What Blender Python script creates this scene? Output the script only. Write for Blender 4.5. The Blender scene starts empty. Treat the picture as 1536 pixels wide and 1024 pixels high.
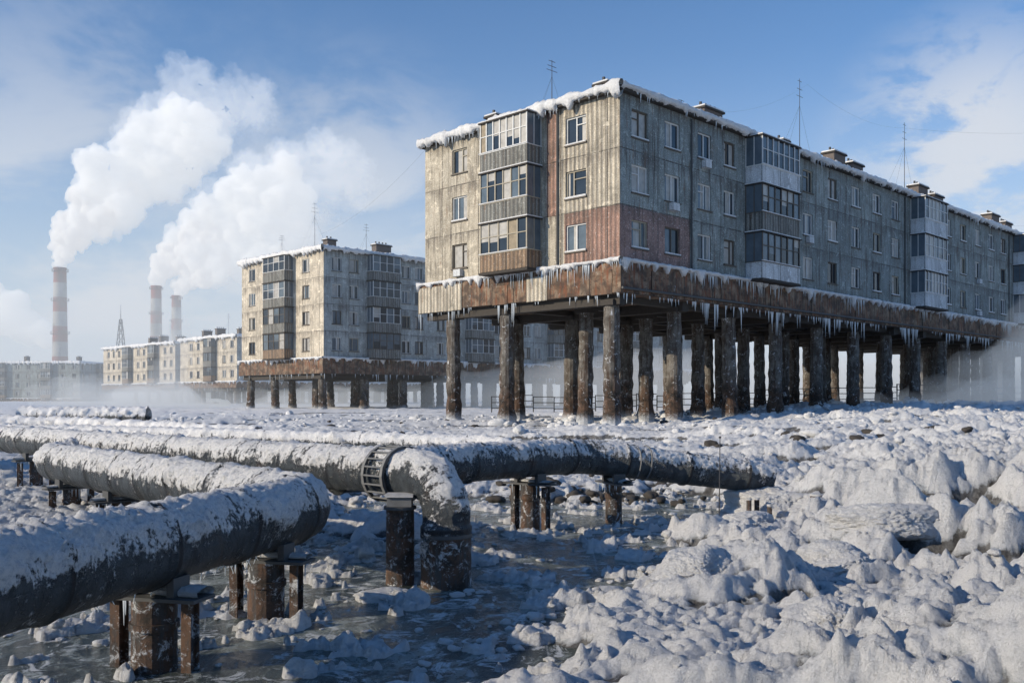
import bpy, math, random
import numpy as np
from mathutils import Vector
random.seed(7); rng=np.random.default_rng(11)
sc=bpy.context.scene
col=sc.collection
# ------------------------------------------------------------------ noise
_perm=rng.permutation(256); _perm=np.concatenate([_perm,_perm,_perm])
_ang=rng.random(256)*2*np.pi; _gx=np.cos(_ang); _gy=np.sin(_ang)
def perlin(x,y):
    x=np.asarray(x,float); y=np.asarray(y,float)
    xi=np.floor(x).astype(int); yi=np.floor(y).astype(int)
    xf=x-xi; yf=y-yi; xi&=255; yi&=255
    def g(ix,iy,dx,dy):
        h=_perm[_perm[ix&255]+(iy&255)]
        return _gx[h]*dx+_gy[h]*dy
    u=xf*xf*xf*(xf*(xf*6-15)+10); v=yf*yf*yf*(yf*(yf*6-15)+10)
    a=g(xi,yi,xf,yf); b=g(xi+1,yi,xf-1,yf); c=g(xi,yi+1,xf,yf-1); d=g(xi+1,yi+1,xf-1,yf-1)
    return (a*(1-u)+b*u)*(1-v)+(c*(1-u)+d*u)*v*1.0
def fbm(x,y,o=4):
    s=0;a=1.
    for i in range(o):
        s=s+a*perlin(x+17.3*i,y-9.1*i); x=x*2.03;y=y*2.03;a*=.5
    return s
def sstep(a,b,x):
    t=np.clip((x-a)/(b-a),0,1); return t*t*(3-2*t)
# ------------------------------------------------------------------ materials
MATS={}
class NT:
    def __init__(s,name):
        m=bpy.data.materials.new(name); m.use_nodes=True; s.m=m; s.t=m.node_tree; s.n=s.t.nodes; s.l=s.t.links
        s.b=s.n['Principled BSDF']; s.out=s.n['Material Output']; MATS[name]=m
    def node(s,ty,**kw):
        n=s.n.new(ty)
        for k,v in kw.items(): s.set(n.inputs[k.replace('__',' ')],v)
        return n
    def set(s,inp,v):
        if isinstance(v,bpy.types.NodeSocket): s.l.new(v,inp)
        else:
            if inp.type=='RGBA' and not isinstance(v,(int,float)) and len(v)==3: v=(*v,1)
            inp.default_value=v
    def noise(s,vec,scale,detail=4,rough=.55,dist=0):
        n=s.node('ShaderNodeTexNoise',Scale=scale,Detail=detail,Roughness=rough,Distortion=dist)
        if vec is not None: s.l.new(vec,n.inputs['Vector'])
        return n.outputs['Fac']
    def mapp(s,vec,scale=(1,1,1),loc=(0,0,0)):
        n=s.node('ShaderNodeMapping'); n.inputs['Scale'].default_value=scale; n.inputs['Location'].default_value=loc
        s.l.new(vec,n.inputs['Vector']); return n.outputs[0]
    def ramp(s,f,a,b,lo=0.,hi=1.):
        n=s.node('ShaderNodeMapRange'); n.interpolation_type='SMOOTHSTEP'
        s.set(n.inputs[0],f)
        for i,v in zip((1,2,3,4),(a,b,lo,hi)): n.inputs[i].default_value=v
        return n.outputs[0]
    def math(s,op,a,b=0.):
        n=s.node('ShaderNodeMath'); n.operation=op; s.set(n.inputs[0],a); s.set(n.inputs[1],b); return n.outputs[0]
    def mix(s,f,a,b,mode='MIX'):
        n=s.node('ShaderNodeMix'); n.data_type='RGBA'; n.blend_type=mode
        s.set(n.inputs[0],f); s.set(n.inputs[6],a); s.set(n.inputs[7],b); return n.outputs[2]
    def bump(s,h,strength=.3,dist=.02,prev=None):
        n=s.node('ShaderNodeBump'); n.inputs['Strength'].default_value=strength; n.inputs['Distance'].default_value=dist
        s.l.new(h,n.inputs['Height'])
        if prev: s.l.new(prev,n.inputs['Normal'])
        return n.outputs[0]
    def fin(s,c=None,r=None,nrm=None,metal=None):
        if c is not None: s.set(s.b.inputs['Base Color'],c)
        if r is not None: s.set(s.b.inputs['Roughness'],r)
        if nrm is not None: s.l.new(nrm,s.b.inputs['Normal'])
        if metal is not None: s.set(s.b.inputs['Metallic'],metal)
def objc(s): return s.node('ShaderNodeTexCoord').outputs['Object']
def uvc(s): return s.node('ShaderNodeTexCoord').outputs['UV']
def sep(s,v):
    n=s.node('ShaderNodeSeparateXYZ'); s.l.new(v,n.inputs[0]); return n.outputs

def panel_mat(name,c1,c2,seam=(.07,.065,.06),stain=.6,corr=False,pw=3.35,ph=2.98,frost=.5,rust=.5):
    s=NT(name); uv=uvc(s)
    br=s.node('ShaderNodeTexBrick'); br.offset=0; br.squash=1
    s.l.new(s.mix(.012,uv,s.node('ShaderNodeTexNoise',Scale=1.5).outputs['Color']),br.inputs['Vector'])
    br.inputs['Color1'].default_value=(*c1,1); br.inputs['Color2'].default_value=(*c2,1); br.inputs['Mortar'].default_value=(*seam,1)
    br.inputs['Scale'].default_value=1; br.inputs['Mortar Size'].default_value=.05; br.inputs['Mortar Smooth'].default_value=.7
    br.inputs['Brick Width'].default_value=pw; br.inputs['Row Height'].default_value=ph
    n1=s.noise(uv,.55,7,.7,.6)
    c=s.mix(s.ramp(n1,.38,.66),br.outputs['Color'],tuple(x*.56 for x in c1))
    n5=s.noise(uv,1.7,8,.75,.8)
    c=s.mix(s.ramp(n5,.54,.64,0,.7),c,tuple(min(1,x*1.5) for x in c1))
    st=s.noise(s.mapp(uv,(2.6,.16,1)),1.6,6,.65,.3)
    c=s.mix(s.math('MULTIPLY',s.ramp(st,.48,.68),stain),c,(.06,.052,.045))
    st2=s.noise(s.mapp(uv,(3.5,.5,1),(5,2,0)),1.3,6,.7)
    c=s.mix(s.math('MULTIPLY',s.ramp(st2,.55,.68),rust),c,(.17,.09,.05))
    fy=s.math('FRACT',s.math('DIVIDE',sep(s,uv)[1],ph))
    c=s.mix(s.math('MULTIPLY',s.ramp(fy,.72,1.0),s.ramp(st,.4,.6,.1,.55)),c,(.07,.06,.055))
    f=s.noise(uv,7,6,.75)
    c=s.mix(s.math('MULTIPLY',s.ramp(f,.55,.72),frost),c,(.62,.64,.66))
    f2=s.noise(uv,14,5,.75)
    c=s.mix(.85,c,s.mix(s.ramp(f2,.3,.7),(.4,.4,.4),(1,1,1)),'MULTIPLY') 
    c=s.mix(1,c,(1.4,1.4,1.4),'MULTIPLY')
    nb=s.bump(br.outputs['Fac'],.7,-.04)
    nb=s.bump(f,.7,.03,nb); nb=s.bump(n5,.5,.04,nb)
    if corr:
        w=s.node('ShaderNodeTexWave'); w.inputs['Scale'].default_value=.98; s.l.new(uv,w.inputs['Vector']); w.inputs['Distortion'].default_value=.12
        w.wave_profile='SIN'
        nb=s.bump(w.outputs['Fac'],1,.07,nb)
        c=s.mix(s.ramp(w.outputs['Fac'],.0,.45,.55,0),c,(.05,.05,.05))
    s.fin(c,.85,nb)
panel_mat('concrete_warm',(.50,.455,.37),(.40,.37,.31),stain=.65)
panel_mat('concrete_cool',(.29,.33,.325),(.18,.215,.225),stain=.85,frost=.6,rust=.65)
panel_mat('concrete_beige',(.62,.56,.46),(.52,.47,.39),stain=.45,rust=.35)
panel_mat('concrete_hazed',(.44,.47,.46),(.33,.36,.36),stain=.5,rust=.25)  # haze put into the colour: base lightened instead of a veil in front
panel_mat('corrugated_cream',(.54,.49,.40),(.46,.42,.35),corr=True)
panel_mat('corrugated_red',(.36,.22,.175),(.30,.195,.16),corr=True,frost=.6)
panel_mat('pink_panel',(.29,.195,.175),(.25,.175,.16),stain=.7,frost=.8)
panel_mat('balcony_grey',(.24,.245,.23),(.18,.185,.18),corr=True,pw=2.2,ph=9,stain=.8)
panel_mat('balcony_white',(.58,.61,.64),(.50,.53,.56),pw=2.2,ph=9,stain=.3,rust=.25)
panel_mat('balcony_rust',(.30,.21,.14),(.22,.15,.10),corr=True,pw=2.2,ph=9,stain=.7,rust=.8)

def simple(name,c,r=.7,var=.3,scale=6,bump=.2,metal=0):
    s=NT(name); o=objc(s); n=s.noise(o,scale,6,.65)
    s.fin(s.mix(n,tuple(x*(1-var) for x in c),tuple(min(1,x*(1+var)) for x in c)),r,s.bump(n,bump,.02),metal)
simple('frame_white',(.60,.61,.61),.6); simple('frame_dark',(.10,.085,.07),.7); simple('frame_wood',(.34,.31,.25),.7)
simple('steel_dark',(.06,.062,.065),.6); simple('steel_light',(.14,.145,.15),.6,.5,12); simple('curtain',(.36,.35,.33),.35,.6,2.5); simple('curtain_warm',(.24,.195,.13),.35,.8,3)
simple('glass_mid',(.10,.13,.16),.12,.6,1.2,.02); simple('glass_dark',(.025,.033,.045),.06,.5,1.2,.02)
simple('antenna_metal',(.05,.05,.055),.6)
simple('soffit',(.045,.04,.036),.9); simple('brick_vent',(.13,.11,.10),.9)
# rusty belt
s=NT('belt'); uv=uvc(s)
n1=s.noise(uv,.8,7,.75,.5); n2=s.noise(s.mapp(uv,(3,.35,1)),1.5,7,.7)
c=s.mix(s.ramp(n1,.38,.62),(.11,.065,.04),(.26,.20,.145))
c=s.mix(s.ramp(n2,.46,.62),c,(.17,.06,.028)); c=s.mix(s.ramp(s.noise(uv,4,7,.75),.54,.66),c,(.03,.023,.018))
sm=s.ramp(s.noise(uv,1.2,5,.6,.5),.43,.60,0,.75); c=s.mix(sm,c,(.045,.034,.028))
c=s.mix(s.ramp(s.noise(uv,2.6,8,.8,1),.60,.68,0,.6),c,(.6,.62,.64))
br=s.node('ShaderNodeTexBrick'); s.l.new(uv,br.inputs['Vector']); br.offset=0; br.inputs['Scale'].default_value=1; br.inputs['Brick Width'].default_value=2.9; br.inputs['Row Height'].default_value=1.8; br.inputs['Mortar Size'].default_value=.03
c=s.mix(br.outputs['Fac'],c,(.02,.016,.014))
w=s.node('ShaderNodeTexWave'); w.inputs['Scale'].default_value=.9; s.l.new(uv,w.inputs['Vector'])
s.fin(c,.85,s.bump(n2,.7,.05,s.bump(w.outputs['Fac'],.5,.04,s.bump(br.outputs['Fac'],.8,-.05))))
# pile
s=NT('pile'); o=objc(s); z=sep(s,o)[2]
n1=s.noise(o,1.6,8,.75,.4); n2=s.noise(s.mapp(o,(4,4,.5)),1.2,7,.7)
c=s.mix(s.ramp(n1,.35,.65),(.07,.062,.054),(.18,.17,.155)); c=s.mix(s.ramp(n2,.46,.6,0,.85),c,(.05,.03,.02))
zz=s.math('ADD',z,s.math('MULTIPLY',s.noise(o,1.3,5),3.0))
c=s.mix(s.ramp(zz,3.4,5.0,1,0),c,s.mix(s.ramp(n1,.4,.6),(.016,.012,.009),(.09,.052,.034)))
fr=s.noise(o,3.0,9,.82,.8); c=s.mix(s.ramp(fr,.56,.64,0,.9),c,(.65,.68,.72))
c=s.mix(s.ramp(s.math('ADD',z,s.math('MULTIPLY',fr,1.6)),1.2,1.9,.8,0),c,(.62,.66,.71))
s.fin(c,.85,s.bump(n1,.9,.09,s.bump(fr,.6,.05)))
# snow
def snowmat(name,ground=False):
    s=NT(name); o=objc(s)
    n1=s.noise(o,2.2,7,.65); n2=s.noise(o,9,8,.8,.3); n3=s.noise(o,38,5,.75)
    c=s.mix(n1,(.68,.71,.76),(.90,.90,.90))
    c=s.mix(s.ramp(n2,.30,.50,.65,0),c,(.40,.43,.47))
    if ground:
        at=s.node('ShaderNodeAttribute'); at.attribute_name='dirt'
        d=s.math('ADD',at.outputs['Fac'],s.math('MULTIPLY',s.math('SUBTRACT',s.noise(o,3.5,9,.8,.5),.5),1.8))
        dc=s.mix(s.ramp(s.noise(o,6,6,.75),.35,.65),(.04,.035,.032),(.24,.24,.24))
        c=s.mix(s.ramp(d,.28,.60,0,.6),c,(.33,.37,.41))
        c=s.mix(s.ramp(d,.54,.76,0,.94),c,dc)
    nb=s.bump(n1,.6,.10); nb=s.bump(n2,1.,.09,nb); nb=s.bump(n3,1.,.028,nb)
    s.fin(c,s.ramp(n2,.3,.7,.4,.75),nb)
    s.b.inputs['Specular IOR Level'].default_value=.35
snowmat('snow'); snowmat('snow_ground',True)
s=NT('icicle'); s.fin((.62,.68,.74),.2); s.b.inputs['Specular IOR Level'].default_value=.7
# ice sheet
s=NT('ice'); o=objc(s)
n1=s.noise(o,.7,8,.7,1.2); n2=s.noise(o,2.9,10,.82,.8); n3=s.noise(s.mapp(o,(1,.55,1)),1.5,9,.78,1.8); n4=s.noise(o,14,6,.75)
c=s.mix(s.ramp(n1,.35,.65),(.022,.032,.030),(.105,.125,.11)); c=s.mix(s.ramp(n3,.48,.58,0,.85),c,(.27,.31,.30))
c=s.mix(s.ramp(n2,.53,.59,0,.94),c,(.66,.69,.72))
vo=s.node('ShaderNodeTexVoronoi'); vo.feature='DISTANCE_TO_EDGE'; s.l.new(s.mix(.12,o,s.node('ShaderNodeTexNoise',Scale=1.2,Detail=5.).outputs['Color']),vo.inputs['Vector']); vo.inputs['Scale'].default_value=1.1
c=s.mix(s.ramp(vo.outputs[0],0,.010,.5,0),c,(.5,.55,.6))
r=s.math('ADD',s.ramp(n3,.42,.6,.05,.30),s.ramp(n2,.48,.6,0,.45))
s.fin(c,r,s.bump(n2,1.,.06,s.bump(n3,.6,.06,s.bump(n4,.35,.012))))
# pipe
s=NT('pipe'); o=objc(s); uv=uvc(s)
at=s.node('ShaderNodeAttribute'); at.attribute_name='snow'
n1=s.noise(s.mapp(uv,(3,1,1)),2.0,8,.75,.5); n2=s.noise(o,7,10,.85,.3); n3=s.noise(o,2.5,5,.6); n4=s.noise(o,24,8,.8)
n5=s.noise(s.mapp(uv,(9,1.2,1)),2.2,7,.75,.4)
c=s.mix(s.ramp(n1,.3,.7),(.035,.043,.052),(.12,.14,.155)); c=s.mix(s.ramp(n3,.56,.70,0,.55),c,(.10,.065,.045))
band=s.math('FRACT',sep(s,uv)[0]); bm_=s.ramp(s.math('ABSOLUTE',s.math('SUBTRACT',band,.5)),.465,.49)
f=s.math('ADD',at.outputs['Fac'],s.math('MULTIPLY',s.math('SUBTRACT',n2,.5),2.1)); f=s.math('ADD',f,s.math('MULTIPLY',s.math('SUBTRACT',n5,.5),1.3))
f=s.math('ADD',f,s.math('MULTIPLY',s.math('SUBTRACT',n4,.5),1.5))
f=s.math('SUBTRACT',f,s.math('MULTIPLY',bm_,.22))
c=s.mix(s.math('MULTIPLY',bm_,.8),c,(.018,.018,.022))
sm=s.ramp(f,.38,.56)
c=s.mix(sm,c,s.mix(s.ramp(n4,.3,.6),(.56,.60,.66),(.90,.90,.91)))
s.fin(c,s.ramp(f,.4,.6,.36,.75),s.bump(n4,.9,.025,s.bump(n2,1.,.06,s.bump(sm,.8,.03))),s.ramp(f,.3,.5,.4,0))
# rusty post
s=NT('rust'); o=objc(s); n1=s.noise(o,3.5,9,.8,.5); n2=s.noise(s.mapp(o,(5,5,.8)),2,7,.7); n3=s.noise(o,8,9,.82,.5)
c=s.mix(s.ramp(n1,.38,.6),(.025,.018,.014),(.12,.065,.04)); c=s.mix(s.ramp(n2,.48,.62,0,.85),c,(.06,.063,.066)); c=s.mix(s.ramp(n3,.53,.61,0,.85),c,(.62,.66,.70))
s.fin(c,.75,s.bump(n3,.9,.03,s.bump(n1,.7,.03)))
# chimney
s=NT('stack'); o=objc(s)
at=s.node('ShaderNodeAttribute'); at.attribute_name='stripe'
n=s.noise(o,.15,5,.6)
c=s.mix(s.ramp(at.outputs['Fac'],.45,.55),(.33,.32,.31),(.20,.045,.03)); c=s.mix(s.ramp(n,.4,.7,0,.6),c,(.08,.08,.08)); s.fin(c,.9)

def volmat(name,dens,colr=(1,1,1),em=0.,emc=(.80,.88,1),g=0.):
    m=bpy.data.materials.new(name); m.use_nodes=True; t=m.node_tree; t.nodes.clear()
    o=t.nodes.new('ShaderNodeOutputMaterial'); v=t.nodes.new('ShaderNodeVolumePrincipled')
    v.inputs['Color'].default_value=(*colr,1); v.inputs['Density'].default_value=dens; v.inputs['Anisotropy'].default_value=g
    v.inputs['Emission Strength'].default_value=em*dens; v.inputs['Emission Color'].default_value=(*emc,1)  # added emission stands in for light scattered repeatedly inside the volume
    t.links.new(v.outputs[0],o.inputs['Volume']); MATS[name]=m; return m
volmat('haze',.0015,(.95,.98,1),.28,(.80,.90,1)); volmat('steam_dense',.45,(1,1,1),.42,(.95,.96,1)); volmat('steam_mid',.16,(1,1,1),.44,(.90,.94,1)); volmat('steam_thin',.020,(1,1,1),.46,(.88,.93,1))  # haze and steam brightened by a glow of their own
volmat('mist',.055,(.98,.99,1),.26,(.80,.89,1))  # mist carries the same added glow

# ------------------------------------------------------------------ mesh builder
class MB:
    def __init__(s): s.v=[];s.f=[];s.m=[];s.uv=[];s.names=[]
    def mi(s,n):
        if n not in s.names: s.names.append(n)
        return s.names.index(n)
    def face(s,pts,mat,uvs=None):
        b=len(s.v); s.v+= [tuple(p) for p in pts]; s.f.append(tuple(range(b,b+len(pts)))); s.m.append(s.mi(mat))
        s.uv+= uvs if uvs else [(p[0]+p[1],p[2]) for p in pts]
    def box(s,o,dx,dy,dz,mat):
        o=Vector(o);dx=Vector(dx);dy=Vector(dy);dz=Vector(dz)
        if dx.cross(dy).dot(dz)<0: o=o+dx; dx=-dx
        lx,ly,lz=dx.length,dy.length,dz.length
        p=lambda i,j,k:o+dx*i+dy*j+dz*k
        s.face([p(0,0,0),p(1,0,0),p(1,0,1),p(0,0,1)],mat,[(0,0),(lx,0),(lx,lz),(0,lz)])
        s.face([p(1,1,0),p(0,1,0),p(0,1,1),p(1,1,1)],mat,[(0,0),(lx,0),(lx,lz),(0,lz)])
        s.face([p(0,1,0),p(0,0,0),p(0,0,1),p(0,1,1)],mat,[(0,0),(ly,0),(ly,lz),(0,lz)])
        s.face([p(1,0,0),p(1,1,0),p(1,1,1),p(1,0,1)],mat,[(0,0),(ly,0),(ly,lz),(0,lz)])
        s.face([p(0,0,1),p(1,0,1),p(1,1,1),p(0,1,1)],mat,[(0,0),(lx,0),(lx,ly),(0,ly)])
        s.face([p(0,1,0),p(1,1,0),p(1,0,0),p(0,0,0)],mat,[(0,0),(lx,0),(lx,ly),(0,ly)])
    def cyl(s,p0,p1,r0,r1,n,mat,caps=True):
        p0=Vector(p0);p1=Vector(p1);t=(p1-p0).normalized()
        a=t.orthogonal().normalized(); b=t.cross(a)
        A=[p0+(a*math.cos(2*math.pi*i/n)+b*math.sin(2*math.pi*i/n))*r0 for i in range(n)]
        B=[p1+(a*math.cos(2*math.pi*i/n)+b*math.sin(2*math.pi*i/n))*r1 for i in range(n)]
        L=(p1-p0).length
        for i in range(n):
            j=(i+1)%n; s.face([A[i],A[j],B[j],B[i]],mat,[(i/n,0),((i+1)/n,0),((i+1)/n,L),(i/n,L)])
        if caps: s.face(A[::-1],mat); s.face(B,mat)
    def build(s,name,parent=None,smooth=False):
        me=bpy.data.meshes.new(name); me.from_pydata(s.v,[],s.f)
        for n in s.names: me.materials.append(MATS[n])
        me.polygons.foreach_set('material_index',s.m)
        u=me.uv_layers.new(name='UVMap'); u.data.foreach_set('uv',np.array(s.uv,dtype=np.float32).ravel())
        if smooth: me.polygons.foreach_set('use_smooth',[True]*len(s.f))
        me.update(); ob=bpy.data.objects.new(name,me); col.objects.link(ob)
        if parent: ob.parent=parent; ob.location=-parent.location
        return ob
def empty(name,loc):
    e=bpy.data.objects.new(name,None); e.location=loc; e.empty_display_size=.5; col.objects.link(e); return e
def grid_obj(name,V,rows,cols,mat,parent=None,wrap=False,attrs=None,uv=None):
    r=np.arange(rows-1)[:,None]; cc=np.arange(cols if wrap else cols-1)[None,:]; c2=(cc+1)%cols
    F=np.stack([r*cols+cc,r*cols+c2,(r+1)*cols+c2,(r+1)*cols+cc],-1).reshape(-1,4)
    me=np_mesh(name,V,F); me.materials.append(MATS[mat])
    for k,a in (attrs or {}).items():
        at=me.attributes.new(k,'FLOAT','POINT'); at.data.foreach_set('value',np.asarray(a,np.float32).ravel())
    if uv is not None:
        u=me.uv_layers.new(name='UVMap'); u.data.foreach_set('uv',uv[F.ravel()].astype(np.float32).ravel())
    ob=bpy.data.objects.new(name,me); col.objects.link(ob)
    if parent: ob.parent=parent; ob.location=-parent.location
    return ob
def np_mesh(name,V,F,smooth=True):
    me=bpy.data.meshes.new(name); V=np.asarray(V,np.float32); F=np.asarray(F,np.int32); k=F.shape[1]
    me.vertices.add(len(V)); me.vertices.foreach_set('co',V.ravel())
    me.loops.add(F.size); me.loops.foreach_set('vertex_index',F.ravel())
    me.polygons.add(len(F)); me.polygons.foreach_set('loop_start',np.arange(0,F.size,k,dtype=np.int32))
    try: me.polygons.foreach_set('loop_total',np.full(len(F),k,dtype=np.int32))
    except Exception: pass
    me.polygons.foreach_set('use_smooth',np.full(len(F),smooth)); me.update(calc_edges=True); me.validate(); return me

# ------------------------------------------------------------------ terrain
POOLS=[(-4.2,5.8,2.5),(-2.0,7.4,1.8),(-.9,8.4,1.4),(-1.3,10.0,2.3),(.3,12.2,2.0),(1.3,15.4,2.4),(3.0,18.0,1.6),(-4.2,13.0,1.6),(-1.2,16.8,2.0),(-4.5,9.5,2.0)]
def pooldist(x,y):
    d=np.full(np.shape(x),1e9)
    for (a,b,r) in POOLS: d=np.minimum(d,np.hypot(x-a,y-b)-r)
    d2=(np.hypot((x+0)/1.3,(y-41)/.5)-7.5)
    return np.minimum(d,d2)
def rb(x,y): return np.sqrt(perlin(x,y)**2+.0022)-.047
def height(x,y):
    x=np.asarray(x,float);y=np.asarray(y,float)
    ye=np.maximum(y,5)
    ratio=x/(ye+2)
    Rf=sstep(.06,.42,ratio)
    left=np.interp(y,[0,10,25,50,105,200,4000],[.12,.14,.2,.25,.6,.6,.3])
    right=np.interp(y,[0,7,10,16,30,50,70,150,4000],[.15,.24,.38,.42,.52,.80,1.35,1.3,.4])
    base=left*(1-Rf)+right*Rf
    wx=x+.40*perlin(x*.7,y*.7+40)+.07*perlin(x*2.9,y*2.9); wy=y+.40*perlin(x*.7+30,y*.7)+.07*perlin(x*2.9+9,y*2.9)
    b1=rb(wx*.62+2,wy*.75+5); b2=rb(wx*1.5,wy*1.6+7); b3=rb(wx*3.6,wy*3.6); b4=np.abs(perlin(wx*8.5,wy*8.5)); b5=fbm(x*17,y*17,2)
    m1=fbm(wx*.34+3,wy*.46,3)
    plate=sstep(-.20,.10,m1)*.50+sstep(.08,.32,m1)*.45
    m2=fbm(x*.07,y*.16+9,4)
    near=1-sstep(45,130,y)
    fl=1-.5*sstep(12,20,y)
    A=(.22+.60*Rf*fl)*(1-sstep(14,40,y)*.35)*near+.08
    rough=(b1*1.05*fl+b2*.62*fl+b3*.33+b4*.17+b5*.038)*(.36+.46*Rf)*(near*.85+.15)
    h=base+A*(plate-.5)+rough-.06+.45*m2*sstep(18,45,y)*(1-sstep(80,200,y))
    h=h-.25*sstep(300,900,y)
    d=pooldist(x,y)+.9*fbm(x*.55,y*.55,3)+.35*perlin(x*2.5,y*2.5)+.15*perlin(x*6,y*6)
    bank=sstep(-.15,.75+.7*Rf,d)
    isl=sstep(.16,.30,fbm(x*1.2+50,y*1.5,4)+.25*perlin(x*7,y*7))
    inside=-.14+isl*(.150+.16*b3+.14*b4)
    hh=np.maximum(inside*(1-bank)+h*bank, inside)
    hh=np.where(bank>.02,np.maximum(hh,-.1+bank*.28+(b3*.16+b4*.12)*bank),hh)
    return hh
rad=np.concatenate([np.geomspace(5,9,40,endpoint=False),np.geomspace(9,60,560,endpoint=False),np.geomspace(60,260,130,endpoint=False),np.geomspace(260,5000,40)])
th=np.linspace(math.radians(-66),math.radians(66),1150)
RR,TT=np.meshgrid(rad,th,indexing='ij')
GX=RR*np.sin(TT); GY=-4+RR*np.cos(TT)
GZ=height(GX,GY)
def blur(a,k):
    for ax in (0,1):
        p=np.take(a,[0],axis=ax); q=np.take(a,[-1],axis=ax)
        ap=np.concatenate([np.repeat(p,k,ax),a,np.repeat(q,k,ax)],ax); cs=np.cumsum(ap,axis=ax); z=np.zeros_like(np.take(cs,[0],axis=ax)); cs=np.concatenate([z,cs],ax)
        n=a.shape[ax]; a=(np.take(cs,range(2*k+1,2*k+1+n),axis=ax)-np.take(cs,range(0,n),axis=ax))/(2*k+1)
    return a
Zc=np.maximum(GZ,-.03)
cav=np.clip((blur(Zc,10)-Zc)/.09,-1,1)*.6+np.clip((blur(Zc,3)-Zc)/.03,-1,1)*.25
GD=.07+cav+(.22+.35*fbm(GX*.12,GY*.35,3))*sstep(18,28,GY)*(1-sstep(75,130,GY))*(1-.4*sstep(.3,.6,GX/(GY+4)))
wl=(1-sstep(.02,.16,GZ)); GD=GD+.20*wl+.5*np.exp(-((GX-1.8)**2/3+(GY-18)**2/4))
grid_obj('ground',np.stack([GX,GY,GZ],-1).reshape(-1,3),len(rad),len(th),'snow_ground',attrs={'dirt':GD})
hz=lambda x,y: float(height(np.array([x]),np.array([y]))[0])
V=np.array([[-26,-3,0],[26,-3,0],[26,52,0],[-26,52,0]],float); me=np_mesh('frozen_water',V,np.array([[0,1,2,3]]),False); me.materials.append(MATS['ice'])
ob=bpy.data.objects.new('frozen_water',me); col.objects.link(ob)

# ------------------------------------------------------------------ chunks
import bmesh
def ico(sub):
    bm=bmesh.new(); bmesh.ops.create_icosphere(bm,subdivisions=sub,radius=1); bm.verts.ensure_lookup_table()
    v=np.array([p.co[:] for p in bm.verts]); f=np.array([[q.index for q in p.verts] for p in bm.faces]); bm.free(); return v,f
I4=ico(6); I2=ico(3)
def variants(I,n,rough=1.):
    out=[]
    for k in range(n):
        v,f=I; o=k*13.7
        n3=lambda s_,q:perlin(v[:,0]*s_+o+q,v[:,1]*s_+v[:,2]*s_*.83)+perlin(v[:,2]*s_+o-q,v[:,0]*s_*.7+v[:,1]*s_*.9+3)
        d=1+.35*n3(1.1,0)
        if rough>1: d=d+.14*np.sqrt(n3(2.6,5)**2+.01)+.08*np.abs(n3(7,2))+.03*n3(19,7)+.014*n3(44,1)
        else: d=d+.28*np.abs(n3(3.1,5))+.12*n3(6.5,3)
        out.append(v*d[:,None])
    return out
def scatter(name,pts,I,vs,mat,smooth=True):
    VV=[];FF=[];b=0
    for (x,y,z,r,fl) in pts:
        v=vs[random.randrange(len(vs))]; a=random.random()*6.28; ca,sa=math.cos(a),math.sin(a)
        sx,sy,sz=r*random.uniform(.8,1.4),r*random.uniform(.7,1.1),r*fl
        X=v[:,0]*sx;Y=v[:,1]*sy
        VV.append(np.stack([x+X*ca-Y*sa,y+X*sa+Y*ca,z+v[:,2]*sz],-1)); FF.append(I[1]+b); b+=len(v)
    me=np_mesh(name,np.concatenate(VV),np.concatenate(FF),smooth); me.materials.append(MATS[mat])
    ob=bpy.data.objects.new(name,me); col.objects.link(ob); return ob
v4=variants(I4,4,2); v2=variants(I2,8)
def cand(n,x0,x1,y0,y1): return rng.uniform(x0,x1,n),rng.uniform(y0,y1,n)
pts=[]
X,Y=cand(11000,-9,9,5,22); D=pooldist(X,Y); Hh=height(X,Y); CL=fbm(X*.8,Y*.8,3)
for x,y,d,h,cl in zip(X,Y,D,Hh,CL):
    if abs(x)>.62*y+1: continue
    p=(.5*math.exp(-(d/.6)**2)+.09)*(1.6 if cl>.1 else .35)
    if random.random()<p*.7: pts.append((x,y,max(h,0)+.005,random.uniform(.012,.055)*(1+2.0*(random.random()<.08)),random.uniform(.35,.7)))
scatter('ice_chunks',pts,I2,v2,'snow',True)
pts=[]
X,Y=cand(7500,-34,48,17,80); Hh=height(X,Y); CL=fbm(X*.2,Y*.3,3)
for x,y,h,cl in zip(X,Y,Hh,CL):
    if abs(x)>.6*y+2: continue
    if random.random()<(.75 if cl>.05 else .2): pts.append((x,y,h,random.uniform(.04,.16)*(1+1.2*(random.random()<.10)),random.uniform(.4,.8)))
A_=math.sqrt(.5)
for t in (.9,8.9,13.8,4.9):
    for k in range(9):
        px_=5.73+A_*(.4+5.8*k)-A_*t; py_=50+A_*(.4+5.8*k)+A_*t
        for q in range(12):
            an=random.random()*6.28; rr_=random.uniform(.4,1.0); x=px_+rr_*math.cos(an); y=py_+rr_*math.sin(an)
            pts.append((x,y,hz(x,y)+.05,random.uniform(.12,.36),random.uniform(.5,.9)))
scatter('snow_rubble',pts,I2,v2,'snow',True)
bl=[(1.75,8.9,.34),(3.3,9.7,.42),(4.3,11.0,.42),(2.5,7.4,.3),(4.25,15.7,.75),(4.9,15.2,.5),(3.4,13.6,.35),(-.95,9.2,.20),(-1.25,9.35,.18)]
scatter('snow_boulders',[(x,y,max(0,hz(x,y)),r,.5) for x,y,r in bl],I4,v4,'snow_ground')
rk=[(12.4,36,.5),(13.4,35.4,.35),(11.0,30,.25),(17,38,.35),(7.0,33,.3),(-15,45,.6),(-9,42,.4)]
for i in range(60):
    rk.append((random.gauss(1.6,1.1),random.gauss(18.6,.9),random.uniform(.04,.15)))
for i in range(90):
    y=random.uniform(26,60); rk.append((random.uniform(-.5,.5)*y,y,random.uniform(.06,.2)))
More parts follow.
